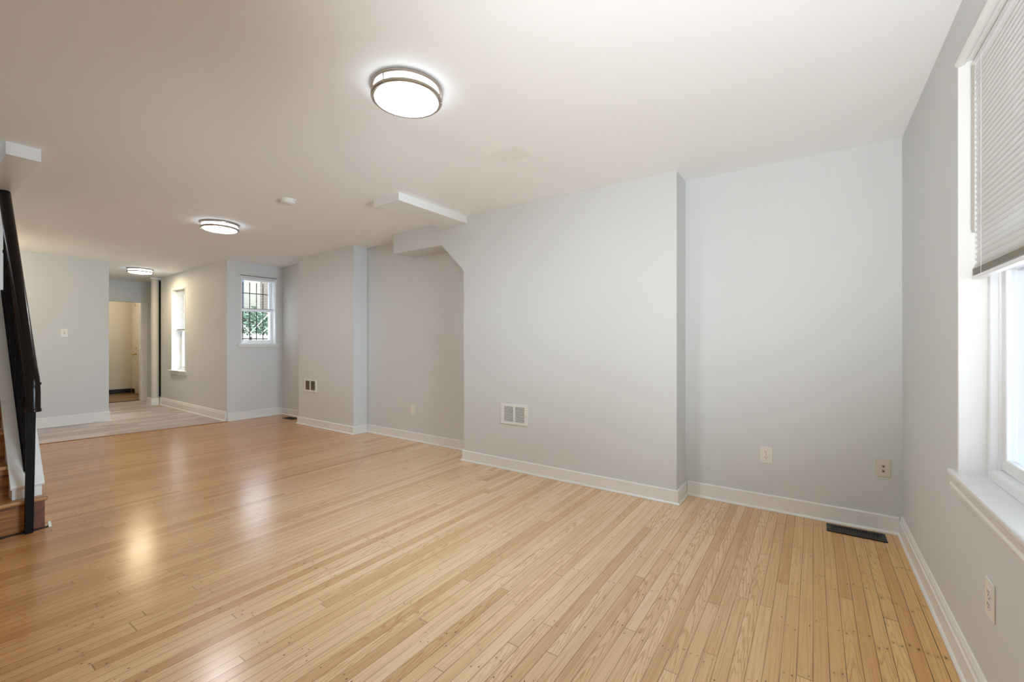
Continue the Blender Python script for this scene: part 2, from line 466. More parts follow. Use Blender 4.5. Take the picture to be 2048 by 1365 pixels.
# ------------------------------------------------------------------ floor
TX = lambda y: -7.33 - 0.107*(2.93-y)          # line where wood strips meet grey planks
bm = B(); prism(bm, [(0.46, -0.42), (0.46, 3.635), (-0.84, 3.635), (-0.84, 3.365), (-2.95, 3.365), (-2.95, 3.68), (-4.96, 3.68),
                     (-4.96, 3.47), (-6.30, 3.47), (-6.30, 3.77), (-7.36, 3.77), (-7.36, 2.93), (TX(2.93), 2.93), (TX(-0.42), -0.42)][::-1], 'z', -0.03, 0)
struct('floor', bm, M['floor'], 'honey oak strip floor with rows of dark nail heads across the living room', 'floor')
bm = B(); prism(bm, [(TX(-0.42), -0.42), (TX(2.93), 2.93), (-10.37, 2.976), (-10.37, 3.2), (-11.45, 3.2), (-11.53, 3.2), (-11.53, -0.42)][::-1], 'z', -0.03, 0)
struct('floor_kitchen', bm, M['vfloor'], 'grey plank vinyl floor of the far kitchen area', 'floor')
bm = B(); box(bm, -13.45, -11.53, 1.6, 3.3, -0.03, 0)
struct('floor_hall', bm, M['tile'], 'brown tile floor seen through the far doorway', 'floor')
bm = B()
prism(bm, [(TX(-0.42)-0.02, -0.42), (TX(2.92)-0.02, 2.92), (TX(2.92)+0.022, 2.92), (TX(-0.42)+0.022, -0.42)], 'z', 0.0, 0.005)
struct('trim_1', bm, M['thr'], 'thin wooden threshold strip between oak floor and grey planks', 'threshold')
bm = B(); box(bm, -11.53, -11.49, 2.1, 2.96, 0, 0.010, 0.003)
struct('trim_2', bm, M['slot'], 'dark threshold strip in the far doorway', 'threshold')

# ------------------------------------------------------------------ ceiling
bm = B()
def cpiece(x0, x1, y0, y1):
    xs = [x0] + [q for q in (-2.0,) if x0 < q < x1] + [x1]
    for a, b in zip(xs, xs[1:]):
        t = B(); box(t, a, b, y0, y1, 0, 1)
        for v in t.verts: v.co.z = Hc(v.co.x) + (0.12 if v.co.z > 0.5 else 0)
        merge(bm, t)
cpiece(-4.20, 0.75, -0.62, 3.95); cpiece(-6.95, -4.20, 0.41, 3.95); cpiece(-13.6, -6.95, -0.62, 3.95)
struct('ceiling', bm, M['ceil'], 'white painted ceiling with an open stairwell at the left', 'ceiling')

# ------------------------------------------------------------------ walls
WX = 0.46
WY0, WY1, WZ0, WZ1 = 1.22, 2.360, 0.688, 2.300      # front window opening
bm = B()
box(bm, WX, 0.65, WY1, 3.90, 0, T); box(bm, WX, 0.65, -0.62, WY0, 0, T)
box(bm, WX, 0.65, WY0, WY1, 0, WZ0); box(bm, WX, 0.65, WY0, WY1, WZ1, T); to_ceiling(bm)
struct('wall_front', bm, M['wall'], 'light grey front wall around the large window at right')
bm = B(); box(bm, -0.84, WX, 3.635, 3.90, 0, T); to_ceiling(bm)
struct('wall_alcove', bm, M['wall'], 'light grey wall of the alcove in the right corner')
bm = B()
prism(bm, [(-0.84, 0), (-0.84, T), (-2.0, T), (-4.04, T), (-4.04, 2.255), (-3.268, 2.255), (-2.952, 1.957), (-2.95, 0)], 'y', 3.365, 3.68)
to_ceiling(bm)
struct('wall_chimney', bm, M['wall'], 'projecting light grey chimney breast with cut corner and boxed soffit at its left')
bm = B(); box(bm, -4.96, -2.95, 3.68, 3.90, 0, T); to_ceiling(bm)
struct('wall_recess', bm, M['wall'], 'grey recessed wall left of the chimney breast')
bm = B(); box(bm, -6.30, -4.96, 3.47, 3.90, 0, T); to_ceiling(bm)
struct('wall_pier', bm, M['wall'], 'grey projecting pier with small wall register')
bm = B(); box(bm, -7.36, -6.30, 3.77, 3.90, 0, T); to_ceiling(bm)
struct('wall_niche', bm, M['wall'], 'grey side wall of the corner niche behind the pier')
NY0, NY1, NZ0, NZ1 = 3.123, 3.668, 1.185, 2.262
bm = B()
box(bm, -7.61, -7.36, 2.93, NY0, 0, T); box(bm, -7.61, -7.36, NY1, 3.90, 0, T)
box(bm, -7.61, -7.36, NY0, NY1, 0, NZ0); box(bm, -7.61, -7.36, NY0, NY1, NZ1, T); to_ceiling(bm)
struct('wall_back', bm, M['wall'], 'pale grey rear wall of the niche around the barred window')
KX0, KX1, KZ0, KZ1 = -9.741, -9.074, 0.700, 2.190
KY = lambda x: 2.93 + (x+7.61)*(-0.0167)
bm = B()
def kp(x0, x1, z0, z1):
    prism(bm, [(x0, KY(x0)), (x1, KY(x1)), (x1, 3.22), (x0, 3.22)], 'z', z0, z1)
kp(-10.37, KX0, 0, T); kp(KX1, -7.61, 0, T); kp(KX0, KX1, 0, KZ0); kp(KX0, KX1, KZ1, T); to_ceiling(bm)
struct('wall_kitchen', bm, M['wall'], 'beige lit kitchen side wall around the tall narrow window')
bm = B(); box(bm, -11.57, -10.37, 3.2, 3.42, 0, T); to_ceiling(bm)
struct('wall_notch', bm, M['wall'], 'shadowed wall behind the vertical pipe in the far corner')
bm = B()
box(bm, -11.57, -11.45, -0.42, 2.10, 0, T); box(bm, -11.57, -11.45, 2.962, 3.2, 0, T); box(bm, -11.57, -11.45, 2.10, 2.962, 2.035, T); to_ceiling(bm)
struct('wall_far', bm, M['wall'], 'grey far wall above and beside the hall doorway')
bm = B(); box(bm, -9.04, -8.92, -0.42, 1.912, 0, T); to_ceiling(bm)
struct('wall_partition', bm, M['wall'], 'grey partition wall with the light switch at left')
bm = B(); box(bm, -11.57, 0.74, -0.62, -0.42, 0, T); to_ceiling(bm)
struct('wall_left', bm, M['wall'], 'grey party wall beside the staircase')
bm = B()
box(bm, -13.57, -13.45, 1.5, 3.42, 0, T); box(bm, -13.45, -11.57, 3.30, 3.42, 0, T); box(bm, -13.45, -11.57, 1.5, 1.6, 0, T); to_ceiling(bm)
struct('wall_hall', bm, M['hall'], 'cream walls of the small hall beyond the doorway')
bm = B()   # stairwell shaft above the ceiling
box(bm, -6.95, -4.20, -0.54, -0.42, 2.62, 4.3); box(bm, -6.95, -4.20, 0.41, 0.53, 2.62, 4.3)
box(bm, -7.07, -6.95, -0.54, 0.53, 2.62, 4.3); box(bm, -4.20, -4.08, -0.54, 0.53, 2.62, 4.3); box(bm, -7.07, -4.08, -0.54, 0.53, 4.3, 4.4)
struct('wall_stairwell', bm, M['wall'], 'grey walls of the stairwell shaft rising above the stairs')
# beams
bm = B()
t = B(); box(t, -6.95, -4.198, 0.410, 0.565, 2.412, 3.0, 0.003); merge(bm, t)
for v in bm.verts:
    if v.co.z > 2.9: v.co.z = Hc(v.co.x)
struct('trim_3', bm, M['white'], 'white boxed beam end beside the stairwell at upper left', 'beam')
bm = B()
t = B(); box(t, -3.245, -2.905, 2.475, 3.365, 2.432, 3.0, 0.003); merge(bm, t)
for v in bm.verts:
    if v.co.z > 2.9: v.co.z = Hc(v.co.x)
struct('trim_4', bm, M['white'], 'short white boxed beam stub on the ceiling by the chimney breast', 'beam')

# ------------------------------------------------------------------ baseboards
def base(name, path, label, hgt=0.105, th=0.016, tall=False, shoe=True):
    """path is a floor polyline; the board stands on its left-hand (room) side, mitred"""
    bm = B()
    if tall: prof = [(0, 0), (0.016, 0), (0.016, hgt-0.040), (0.011, hgt-0.034), (0.011, hgt-0.020), (0.004, hgt-0.004), (0, hgt)]
    else: prof = [(0, 0), (th, 0), (th, hgt-0.006), (th-0.006, hgt), (0, hgt)]
    sh = [(th, 0.0005), (th+0.014, 0.0005), (th+0.014, 0.007), (th+0.009, 0.014), (th, 0.017)]
    pts = [Vector((p[0], p[1])) for p in path]; n = len(pts)
    nors = []
    for k in range(n-1):
        d = (pts[k+1]-pts[k]).normalized(); nors.append(Vector((-d.y, d.x)))
    mit = []
    for k in range(n):
        if k == 0: mit.append(nors[0])
        elif k == n-1: mit.append(nors[-1])
        else:
            s = nors[k-1]+nors[k]; mit.append(s/(s.dot(nors[k])))
    for pr in ([prof, sh] if shoe else [prof]):
        rings = [[bm.verts.new((pts[k].x+mit[k].x*a, pts[k].y+mit[k].y*a, z)) for a, z in pr] for k in range(n)]
        for a, b in zip(rings, rings[1:]):
            for q in range(len(pr)):
                bm.faces.new((a[q], a[(q+1) % len(pr)], b[(q+1) % len(pr)], b[q]))
        bm.faces.new(rings[0][::-1]); bm.faces.new(rings[-1])
    return struct(name, bm, M['white'], label, 'baseboard')
base('baseboard_front', [(0.46, -0.41), (0.46, 3.633)], 'white baseboard along the front window wall', 0.125, 0.012, True)
base('baseboard_alcove', [(0.445, 3.635), (-0.823, 3.635)], 'white baseboard in the right alcove', 0.112, 0.013)
base('baseboard_chimney', [(-0.84, 3.635), (-0.84, 3.365), (-2.95, 3.365), (-2.95, 3.66)], 'white baseboard wrapping the chimney breast', 0.105, 0.013)
base('baseboard_recess', [(-2.97, 3.68), (-4.94, 3.68)], 'white baseboard in the recess', 0.105)
base('baseboard_pier', [(-4.96, 3.68), (-4.96, 3.47), (-6.30, 3.47), (-6.30, 3.77)], 'white baseboard wrapping the pier', 0.105)
base('baseboard_niche', [(-6.33, 3.77), (-7.34, 3.77)], 'white baseboard on the niche side wall', 0.105)
base('baseboard_back', [(-7.36, 3.755), (-7.36, 2.94)], 'white baseboard under the barred window', 0.12, 0.016)
base('baseboard_kitchen', [(-7.385, KY(-7.6)), (-10.36, KY(-10.36)-0.003)], 'moulded white baseboard along the kitchen side wall', 0.15, 0.016, True)
base('baseboard_partition', [(-9.04, 1.912), (-8.92, 1.912), (-8.92, -0.41)], 'white baseboard at the foot of the switch wall', 0.145, 0.016)
bm = B()
for a in ((-10.400, -10.378, 2.845, 2.955), (-10.62, -10.378, 2.830, 2.848), (-10.64, -10.62, 2.830, 3.19)):
    box(bm, a[0], a[1], a[2], a[3], 0, 0.135, 0.003)
box(bm, -10.66, -10.64, 2.82, 3.18, 0, 0.02, 0.004); box(bm, -10.66, -10.378, 2.818, 2.832, 0, 0.02, 0.004)
struct('baseboard_pipe', bm, M['white'], 'white baseboard boxed round the foot of the pipe', 'baseboard')
bm = B(); box(bm, -13.45, -13.435, 1.62, 3.28, 0, 0.10, 0.003); box(bm, -13.435, -13.10, 3.285, 3.30, 0, 0.10, 0.003)
struct('baseboard_hall', bm, M['blackbase'], 'black baseboard in the hall beyond the doorway', 'baseboard')
bm = B(); box(bm, -10.74, -10.71, 3.0, 3.2, 0, T); to_ceiling(bm)  # shade of the deep gap painted as a dark strip behind the pipe
struct('gap_shade_strip', bm, simple('gap_shade_dark', (0.02, 0.014, 0.01, 1), 0.8), 'dark strip standing in for shade in the narrow gap between the vertical pipe and the kitchen side wall', 'shade strip')
# doorway casing
bm = B(); box(bm, -11.45, -11.432, 2.962, 3.055, 0, 2.03, 0.004); box(bm, -11.57, -11.45, 2.950, 2.962, 0, 2.035)
struct('trim_5', bm, M['white'], 'white casing on the right jamb of the far doorway', 'door casing')

# ------------------------------------------------------------------ front window
win = thing('window_1', 'large white front window with raised blind at the right edge', 'window', (0.6, (WY0+WY1)/2, WZ0), kind='structure')
def ch(name, bm, mat, parent, smooth=False):
    """child built in world coordinates"""
    o = obj(name, bm, mat, smooth=smooth); o.parent = parent
    o.matrix_parent_inverse = Matrix.LocRotScale(parent.location, parent.rotation_euler, None).inverted()
    return o
bm = B()
box(bm, 0.458, 0.652, WY1-0.014, WY1+0.004, WZ0, WZ1, 0.003); box(bm, 0.458, 0.652, WY0-0.004, WY0+0.014, WZ0, WZ1, 0.003)
ch('jamb', bm, M['white'], win)
bm = B(); box(bm, 0.458, 0.652, WY0, WY1, WZ1-0.012, WZ1+0.004, 0.003)
prism(bm, [(0.463+0.016*math.cos(a), WZ1-0.012+0.0-0.012*math.sin(a)) for a in [k*math.pi/8 for k in range(9)]], 'y', WY0+0.014, WY1-0.014)
ch('head_moulding', bm, M['white'], win)
yL = WY1-0.014
bm = B()   # vinyl frame
for (a, b_) in ((yL-0.030, yL), (WY0+0.014, WY0+0.044)):
    box(bm, 0.535, 0.635, a, b_, WZ0+0.02, WZ1-0.012, 0.004)
    box(bm, 0.556, 0.566, a-0.006, b_+0.0, WZ0+0.02, WZ1-0.012, 0.002)
box(bm, 0.535, 0.635, WY0+0.044, yL-0.030, WZ0+0.02, WZ0+0.062, 0.010); box(bm, 0.535, 0.635, WY0+0.044, yL-0.030, WZ1-0.05, WZ1-0.012, 0.004)
ch('window_frame', bm, M['vinyl'], win)
def sash(parent, axis, c, a0, a1, z0, z1, w=0.045, d=0.03):
    """rectangular sash; axis x: window in YZ plane at x=c; axis y: in XZ plane at y=c"""
    bm = B()
    for (p0, p1, q0, q1) in ((a0, a0+w, z0, z1), (a1-w, a1, z0, z1), (a0+w, a1-w, z0, z0+w), (a0+w, a1-w, z1-w, z1)):
        if axis == 'x': box(bm, c-d/2, c+d/2, p0, p1, q0, q1, 0.004)
        else: box(bm, p0, p1, c-d/2, c+d/2, q0, q1, 0.004)
    s = ch('sash', bm, M['vinyl'], parent)
    bm = B()
    if axis == 'x': box(bm, c-0.002, c+0.002, a0+w, a1-w, z0+w, z1-w)
    else: box(bm, a0+w, a1-w, c-0.002, c+0.002, z0+w, z1-w)
    g_ = obj('pane', bm, M['glass']); g_.parent = s
    g_.matrix_parent_inverse = Matrix.LocRotScale(parent.location, parent.rotation_euler, None).inverted()
    g_.matrix_parent_inverse = Matrix.Identity(4)
    # the pane shares the sash's own space: both carry world coordinates under the same empty
    return s
sash(win, 'x', 0.578, WY0+0.046, yL-0.032, WZ0+0.064, 1.52)
sash(win, 'x', 0.612, WY0+0.046, yL-0.032, 1.475, WZ1-0.052)
# stool and apron
bm = B()
box(bm, 0.443, 0.56, WY0-0.08, 2.441, WZ0, 0.710, 0.006)
ch('window_sill', bm, M['white'], win)
bm = B()
prism(bm, [(0.4595, 0.632), (0.452, 0.632), (0.449, 0.650), (0.453, 0.660), (0.447, 0.676), (0.4445, WZ0), (0.4595, WZ0)], 'y', WY0-0.07, 2.432)
ch('apron', bm, M['white'], win)

# front blind
def blind(name, label, x, y0, y1, ztop, zbot, stack, axis='x', parent=None, tilt=62, group=None, wand_y=None, sp=0.0205, bottom_tip=0.0):
    t_ = thing(name, label, 'blind', (x, (y0+y1)/2, ztop) if axis == 'x' else ((y0+y1)/2, x, ztop), group=group)
    def bx(bm, a0, a1, b0, b1, c0, c1, bev=0.002):
        if axis == 'x': box(bm, a0, a1, b0, b1, c0, c1, bev)
        else: box(bm, b0, b1, a0, a1, c0, c1, bev)
    bm = B(); bx(bm, x-0.014, x+0.014, y0, y1, ztop-0.028, ztop); ch('headrail', bm, M['vinyl'], t_)
    bm = B(); z = ztop-0.04; w = 0.0127; ct, st = math.cos(math.radians(tilt)), math.sin(math.radians(tilt))
    zs = zbot+0.016+stack
    while z > zs:
        pr = []
        for s_ in (-1, -0.5, 0, 0.5, 1):
            crown = 0.0018*(1-s_*s_)
            pr.append((x+s_*w*ct+crown*st, z+s_*w*st*(-1 if axis == 'x' else 1)+crown*ct))
        ns = len(pr)
        def V(p, yy): return (p[0], yy, p[1]) if axis == 'x' else (yy, p[0], p[1])
        a = [bm.verts.new(V(p, y0+0.003)) for p in pr]; b = [bm.verts.new(V(p, y1-0.003)) for p in pr]
        a2 = [bm.verts.new(V((p[0], p[1]-0.0006), y0+0.003)) for p in pr]; b2 = [bm.verts.new(V((p[0], p[1]-0.0006), y1-0.003)) for p in pr]
        for k in range(ns-1):
            bm.faces.new((a[k], a[k+1], b[k+1], b[k])); bm.faces.new((a2[k], b2[k], b2[k+1], a2[k+1]))
        z -= sp
    ch('slats', bm, M['slat'], t_)
    if stack > 0.003:
        bm = B(); zz = zbot+0.017
        while zz < zbot+0.012+stack:
            bx(bm, x-0.0125, x+0.0125, y0+0.004, y1-0.004, zz, zz+0.0012, 0); zz += 0.0030
        ch('gathered_slats', bm, M['stack'], t_)
    bm = B(); bx(bm, x-0.014, x+0.014, y0+0.001, y1-0.001, zbot, zbot+0.014, 0.003); ch('bottom_rail', bm, M['vinyl'], t_)
    for f in (0.10, 0.5, 0.90):
        yy = y0+(y1-y0)*f; xx = x-0.0142; bm = B()
        if axis == 'x': box(bm, xx-0.0006, xx+0.0006, yy-0.0008, yy+0.0008, zbot+0.012, ztop-0.02)
        else: box(bm, yy-0.0008, yy+0.0008, xx-0.0006, xx+0.0006, zbot+0.012, ztop-0.02)
        ch('ladder_cord', bm, M['cord'], t_)
    if wand_y is not None:
        bm = B(); xx = x-0.020 if axis == 'x' else x-0.02
        if axis == 'x': cyl(bm, (xx, wand_y, ztop-0.03), (xx, wand_y, zbot+0.17), 0.0035, n=8)
        ch('tilt_wand', bm, M['stack'], t_)
    return t_
blind('window_blind', 'white slatted blind lowered halfway over the large front window', 0.507, WY0+0.02, 2.340, 2.276, 1.455, 0.026, wand_y=2.292)

# ------------------------------------------------------------------ niche window (barred)
w2 = thing('window_2', 'small white double-hung window with security bars in the niche', 'window', (-7.45, (NY0+NY1)/2, NZ0), kind='structure')
bm = B()
for s_ in ((NY0, NY0+0.020), (NY1-0.020, NY1)): box(bm, -7.60, -7.355, s_[0], s_[1], NZ0, NZ1, 0.002)
box(bm, -7.60, -7.355, NY0+0.02, NY1-0.02, NZ1-0.02, NZ1, 0.002); box(bm, -7.60, -7.44, NY0+0.02, NY1-0.02, NZ0, NZ0+0.03, 0.003)
ch('window_frame', bm, M['vinyl'], w2)
sash(w2, 'x', -7.470, NY0+0.021, NY1-0.021, NZ0+0.032, 1.745, 0.030, 0.026)
sash(w2, 'x', -7.500, NY0+0.021, NY1-0.021, 1.715, NZ1-0.021, 0.030, 0.026)
bm = B(); box(bm, -7.44, -7.325, NY0-0.055, NY1+0.062, 1.172, NZ0+0.001, 0.004); box(bm, -7.358, -7.342, NY0-0.045, NY1+0.052, 1.138, 1.173, 0.003)
ch('window_sill', bm, M['white'], w2)
bm = B(); box(bm, -7.364, -7.340, NY0-0.012, NY1+0.004, NZ1+0.002, NZ1+0.010, 0.001)
ch('shade_bracket', bm, M['nickel'], w2)
blind('window_blind', 'small open blind over the upper half of the barred niche window', -7.405, NY0+0.024, NY1-0.024, NZ1-0.022, 1.735, 0.010, tilt=8, sp=0.0235)
# security bars outside
gb = thing('security_grille', 'black iron security bars outside the niche window', 'window bars', (-7.66, (NY0+NY1)/2, NZ0))
for yy in (3.175, 3.280, 3.385, 3.490, 3.595):
    bm = B(); cyl(bm, (-7.655, yy, NZ0-0.02), (-7.655, yy, 2.20), 0.0065, n=8); ch('bar', bm, M['black_metal'], gb)
for zz in (1.27, 2.02):
    bm = B(); box(bm, -7.662, -7.650, NY0-0.03, NY1+0.03, zz-0.007, zz+0.007, 0.001)
    for yy in (NY0-0.03, NY1+0.022): box(bm, -7.662, -7.612, yy, yy+0.008, zz-0.007, zz+0.007)
    ch('crossbar', bm, M['black_metal'], gb)

# ------------------------------------------------------------------ tall kitchen window
yk = KY((KX0+KX1)/2)
w3 = thing('window_3', 'tall narrow white window in the beige kitchen wall', 'window', ((KX0+KX1)/2, 3.1, KZ0), kind='structure')
bm = B()
for s_ in ((KX0, KX0+0.022), (KX1-0.022, KX1)): box(bm, s_[0], s_[1], yk-0.012, 3.20, KZ0, KZ1, 0.002)
box(bm, KX0+0.022, KX1-0.022, yk-0.012, 3.20, KZ1-0.022, KZ1, 0.002); box(bm, KX0+0.022, KX1-0.022, 3.06, 3.20, KZ0, KZ0+0.03, 0.003)
ch('window_frame', bm, M['vinyl'], w3)
sash(w3, 'y', 3.110, KX0+0.024, KX1-0.024, KZ0+0.032, 1.455, 0.04, 0.028)
sash(w3, 'y', 3.142, KX0+0.024, KX1-0.024, 1.425, KZ1-0.024, 0.04, 0.028)
bm = B(); box(bm, KX0-0.07, KX1+0.08, yk-0.045, 3.06, KZ0-0.018, KZ0+0.002, 0.004); box(bm, KX0-0.05, KX1+0.06, yk-0.022, yk-0.004, KZ0-0.075, KZ0-0.018, 0.003)
ch('window_sill', bm, M['white'], w3)
blind('window_blind', 'white blind over the upper half of the tall kitchen window', 3.035, KX0+0.026, KX1-0.026, KZ1-0.024, 1.415, 0.02, axis='y', tilt=25, sp=0.0235)

# ------------------------------------------------------------------ exterior
def ext_brick(name, c1, c2, sc):
    m, nt, b = newmat(name); g = G(nt)
    tc = nt.nodes.new('ShaderNodeTexCoord'); mp = nt.nodes.new('ShaderNodeMapping'); mp.inputs['Rotation'].default_value = (math.radians(90), 0, math.radians(90))
    nt.links.new(tc.outputs['Object'], mp.inputs[0])
    br = nt.nodes.new('ShaderNodeTexBrick'); br.inputs['Scale'].default_value = sc
    br.inputs['Color1'].default_value = c1; br.inputs['Color2'].default_value = c2; br.inputs['Mortar'].default_value = (0.6, 0.56, 0.5, 1)
    nt.links.new(mp.outputs[0], br.inputs[0]); nt.links.new(br.outputs[0], b.inputs['Base Color']); b.inputs['Roughness'].default_value = 0.9
    return m
bm = B(); box(bm, -24, -7.62, 3.43, 14, -0.55, -0.45); box(bm, 0.76, 12, -6, 46, -0.75, -0.65)
struct('ground', bm, simple('worn_red_concrete', (0.16, 0.12, 0.10, 1), 0.9), 'reddish paved ground outside the windows', 'ground')
def house(name, label, x0, x1, y0, y1, z1, mat, wins, facing):
    h_ = thing(name, label, 'building', ((x0+x1)/2, (y0+y1)/2, -0.5))
    bm = B(); box(bm, x0, x1, y0, y1, -0.5, z1); ch('wall', bm, mat, h_)
    bm = B(); box(bm, x0-0.15, x1+0.15, y0-0.15, y1+0.15, z1, z1+0.2); ch('roof', bm, simple('roof_edge', (0.35, 0.34, 0.33, 1), 0.8), h_)
    for (a, z) in wins:
        bm = B()
        if facing == 'x': box(bm, x1-0.02, x1+0.03, a, a+0.8, z, z+1.3)
        else: box(bm, a, a+0.8, y0-0.03, y0+0.02, z, z+1.3)
        ch('window', bm, simple('far_window', (0.2, 0.22, 0.25, 1), 0.2), h_)
house('neighbour_house', 'cream neighbouring house seen through the niche window bars', -20.0, -17.4, 6.0, 10.0, 3.9, simple('cream_siding', (0.44, 0.42, 0.34, 1), 0.8), [(8.6, 1.5)], 'x')
house('neighbour_house', 'tan brick house at the right of the niche window view', -15.1, -14.0, 7.0, 9.5, 3.6, ext_brick('tan_brick', (0.30, 0.22, 0.13, 1), (0.36, 0.28, 0.18, 1), 3.0), [(8.2, 1.0)], 'x')
house('neighbour_house', 'pale blue sided house filling the kitchen window view', -19.5, -13.9, 4.0, 5.55, 3.6, simple('blue_siding', (0.28, 0.32, 0.39, 1), 0.8), [(4.4, 1.2)], 'x')
house('neighbour_house', 'narrow blue-grey house at the left of the niche window view', -16.8, -15.2, 5.85, 6.55, 3.7, simple('blue_grey_siding', (0.22, 0.25, 0.36, 1), 0.8), [], 'x')
bm = B(); box(bm, -13.2, -13.0, 4.4, 8.0, -0.45, 1.70)
obj('brick_wall', bm, ext_brick('red_brick', (0.30, 0.11, 0.07, 1), (0.36, 0.17, 0.12, 1), 4.0), label='low red brick yard wall behind the bush', cat='wall')
def bush(name, label, cx, cy, cz, r, n, seed):
    rnd = random.Random(seed); bm = B()
    for k in range(n):
        th = rnd.uniform(0, 2*math.pi); ph = math.acos(rnd.uniform(-0.3, 1)); rr = r*rnd.uniform(0.5, 1.0)
        p = Vector((cx+rr*math.sin(ph)*math.cos(th), cy+rr*math.sin(ph)*math.sin(th), cz+rr*math.cos(ph)*0.9))
        s = rnd.uniform(0.03, 0.07); q = Matrix.Rotation(rnd.uniform(0, 6.28), 3, Vector((rnd.uniform(-1, 1), rnd.uniform(-1, 1), rnd.uniform(-1, 1))).normalized())
        vs = [bm.verts.new(p+q@Vector(v)*s) for v in ((-1, 0, 0), (0, -0.45, 0.1), (1.2, 0, 0), (0, 0.45, 0.1))]
        bm.faces.new(vs)
    t_ = thing(name, label, 'bush', (cx, cy, -0.45))
    ch('foliage', bm, simple('leaf_'+str(seed), (0.09, 0.14, 0.09, 1), 0.6, var=0.3), t_)
    bm = B(); cyl(bm, (cx, cy, -0.45), (cx, cy, cz), 0.05, 0.03, 8); ch('trunk', bm, simple('bark_'+str(seed), (0.12, 0.08, 0.05, 1), 0.8), t_)
bush('shrub', 'green leafy shrub outside the niche window', -11.6, 5.15, 1.55, 0.62, 1500, 1)
bush('shrub', 'smaller grey-green shrub at the right of the niche window view', -12.1, 6.05, 1.55, 0.42, 900, 2)
for k, (a, b_) in enumerate((((-9.2, 3.85, 1.72), (-9.2, 4.18, 1.32)), ((-9.3, 4.45, 1.75), (-9.3, 4.14, 1.32)), ((-9.4, 4.62, 1.62), (-9.4, 4.38, 1.36)), ((-9.2, 3.80, 1.48), (-9.2, 3.95, 1.36)))):
    pass
tr = thing('garden_rack', 'white folding rod rack standing in the yard outside the niche window', 'rack', (-9.3, 4.15, -0.45))
for a, b_ in (((-9.2, 3.80, 1.72), (-9.2, 4.12, 1.36)), ((-9.2, 4.42, 1.78), (-9.2, 4.05, 1.36)), ((-9.2, 4.58, 1.66), (-9.2, 4.30, 1.40)), ((-9.2, 3.80, 1.48), (-9.2, 3.98, 1.34))):
    bm = B(); cyl(bm, a, b_, 0.009, n=8); ch('rod', bm, M['rod'], tr)
bm = B(); box(bm, -9.22, -9.18, 3.76, 4.62, 1.32, 1.345, 0.004)
for yy in (3.8, 4.55): box(bm, -9.22, -9.18, yy, yy+0.04, -0.45, 1.31)
ch('stand', bm, M['rod'], tr)
house('neighbour_house', 'long pale house row across the street outside the front window', 9.0, 12.0, -4.0, 44.0, 8.0, simple('pale_siding', (0.17, 0.19, 0.22, 1), 0.8), [], 'y')

pr_ = thing('sky_blocker', 'added grey slab outside above the front window, blocking high sky', 'roof', (1.6, 1.5, 2.75))  # unseen slab on posts, added to keep high sky light off the window jamb
bm = B(); box(bm, 0.66, 2.7, -1.5, 4.5, 2.75, 2.87, 0.01); ch('blocker_slab', bm, simple('blocker_slab_paint', (0.35, 0.36, 0.38, 1), 0.7), pr_)
for yy in (-1.4, 4.3):
    bm = B(); box(bm, 2.5, 2.6, yy, yy+0.1, -0.65, 2.75, 0.005); ch('post', bm, simple('blocker_post_paint', (0.5, 0.5, 0.5, 1), 0.6), pr_)
# ------------------------------------------------------------------ ceiling lights
def ceiling_light(loc, label, rot=0.0, src=None):
    x, y = loc; z = Hc(x)
    if src is not None:
        r = src.copy(); COL.objects.link(r); r.location = (x, y, z); r.rotation_euler = (0, 0, rot); r['label'] = label
        for c_ in src.children:
            d = c_.copy(); COL.objects.link(d); d.parent = r
        return r
    r = thing('ceiling_light', label, 'ceiling light', (x, y, z), group='round flush ceiling lights', rotz=rot)
    def part(name, bm, mat): obj(name, bm, mat, r, smooth=True)
    bm = B(); lathe(bm, [(0.0, -0.001), (0.172, -0.001), (0.1765, -0.004), (0.1775, -0.012), (0.174, -0.019), (0.166, -0.021), (0.0, -0.021)]); part('base_ring', bm, M['nickel'])
    bm = B(); lathe(bm, [(0.163, -0.021), (0.163, -0.047)]); lathe(bm, [(0.159, -0.047), (0.159, -0.021)])
    part('side_diffuser', bm, M['lamp_side'])
    bm = B(); lathe(bm, [(0.157, -0.046), (0.172, -0.046), (0.1755, -0.050), (0.1755, -0.060), (0.170, -0.065), (0.158, -0.065), (0.157, -0.046)]); part('lower_ring', bm, M['nickel'])
    bm = B(); lathe(bm, [(0.157, -0.055), (0.156, -0.064), (0.145, -0.071), (0.11, -0.077), (0.06, -0.080), (0.0, -0.081)]); part('diffuser', bm, M['lamp'])
    for k in range(3):
        bm = B(); a = math.radians(100+120*k); cx, cy = 0.1735*math.cos(a), 0.1735*math.sin(a)
        cyl(bm, (cx, cy, -0.018), (cx, cy, -0.069), 0.0030, n=8)
        part('post', bm, M['nickel'])
    return r
L1 = ceiling_light((-1.690, 1.492), 'large lit round ceiling light nearest the camera', math.radians(60))
L2 = ceiling_light((-5.22, 2.01), 'lit round ceiling light in the middle, near the smoke detector', 0.3, L1)
L3 = ceiling_light((-9.42, 2.42), 'lit round ceiling light farthest away over the kitchen', 1.0, L1)
for L_, mt_ in ((L2, M['lamp_mid']), (L3, M['lamp_warm'])):
    for c_ in L_.children:
        if c_.name.startswith('diffuser'):
            c_.material_slots[0].link = 'OBJECT'; c_.material_slots[0].material = mt_
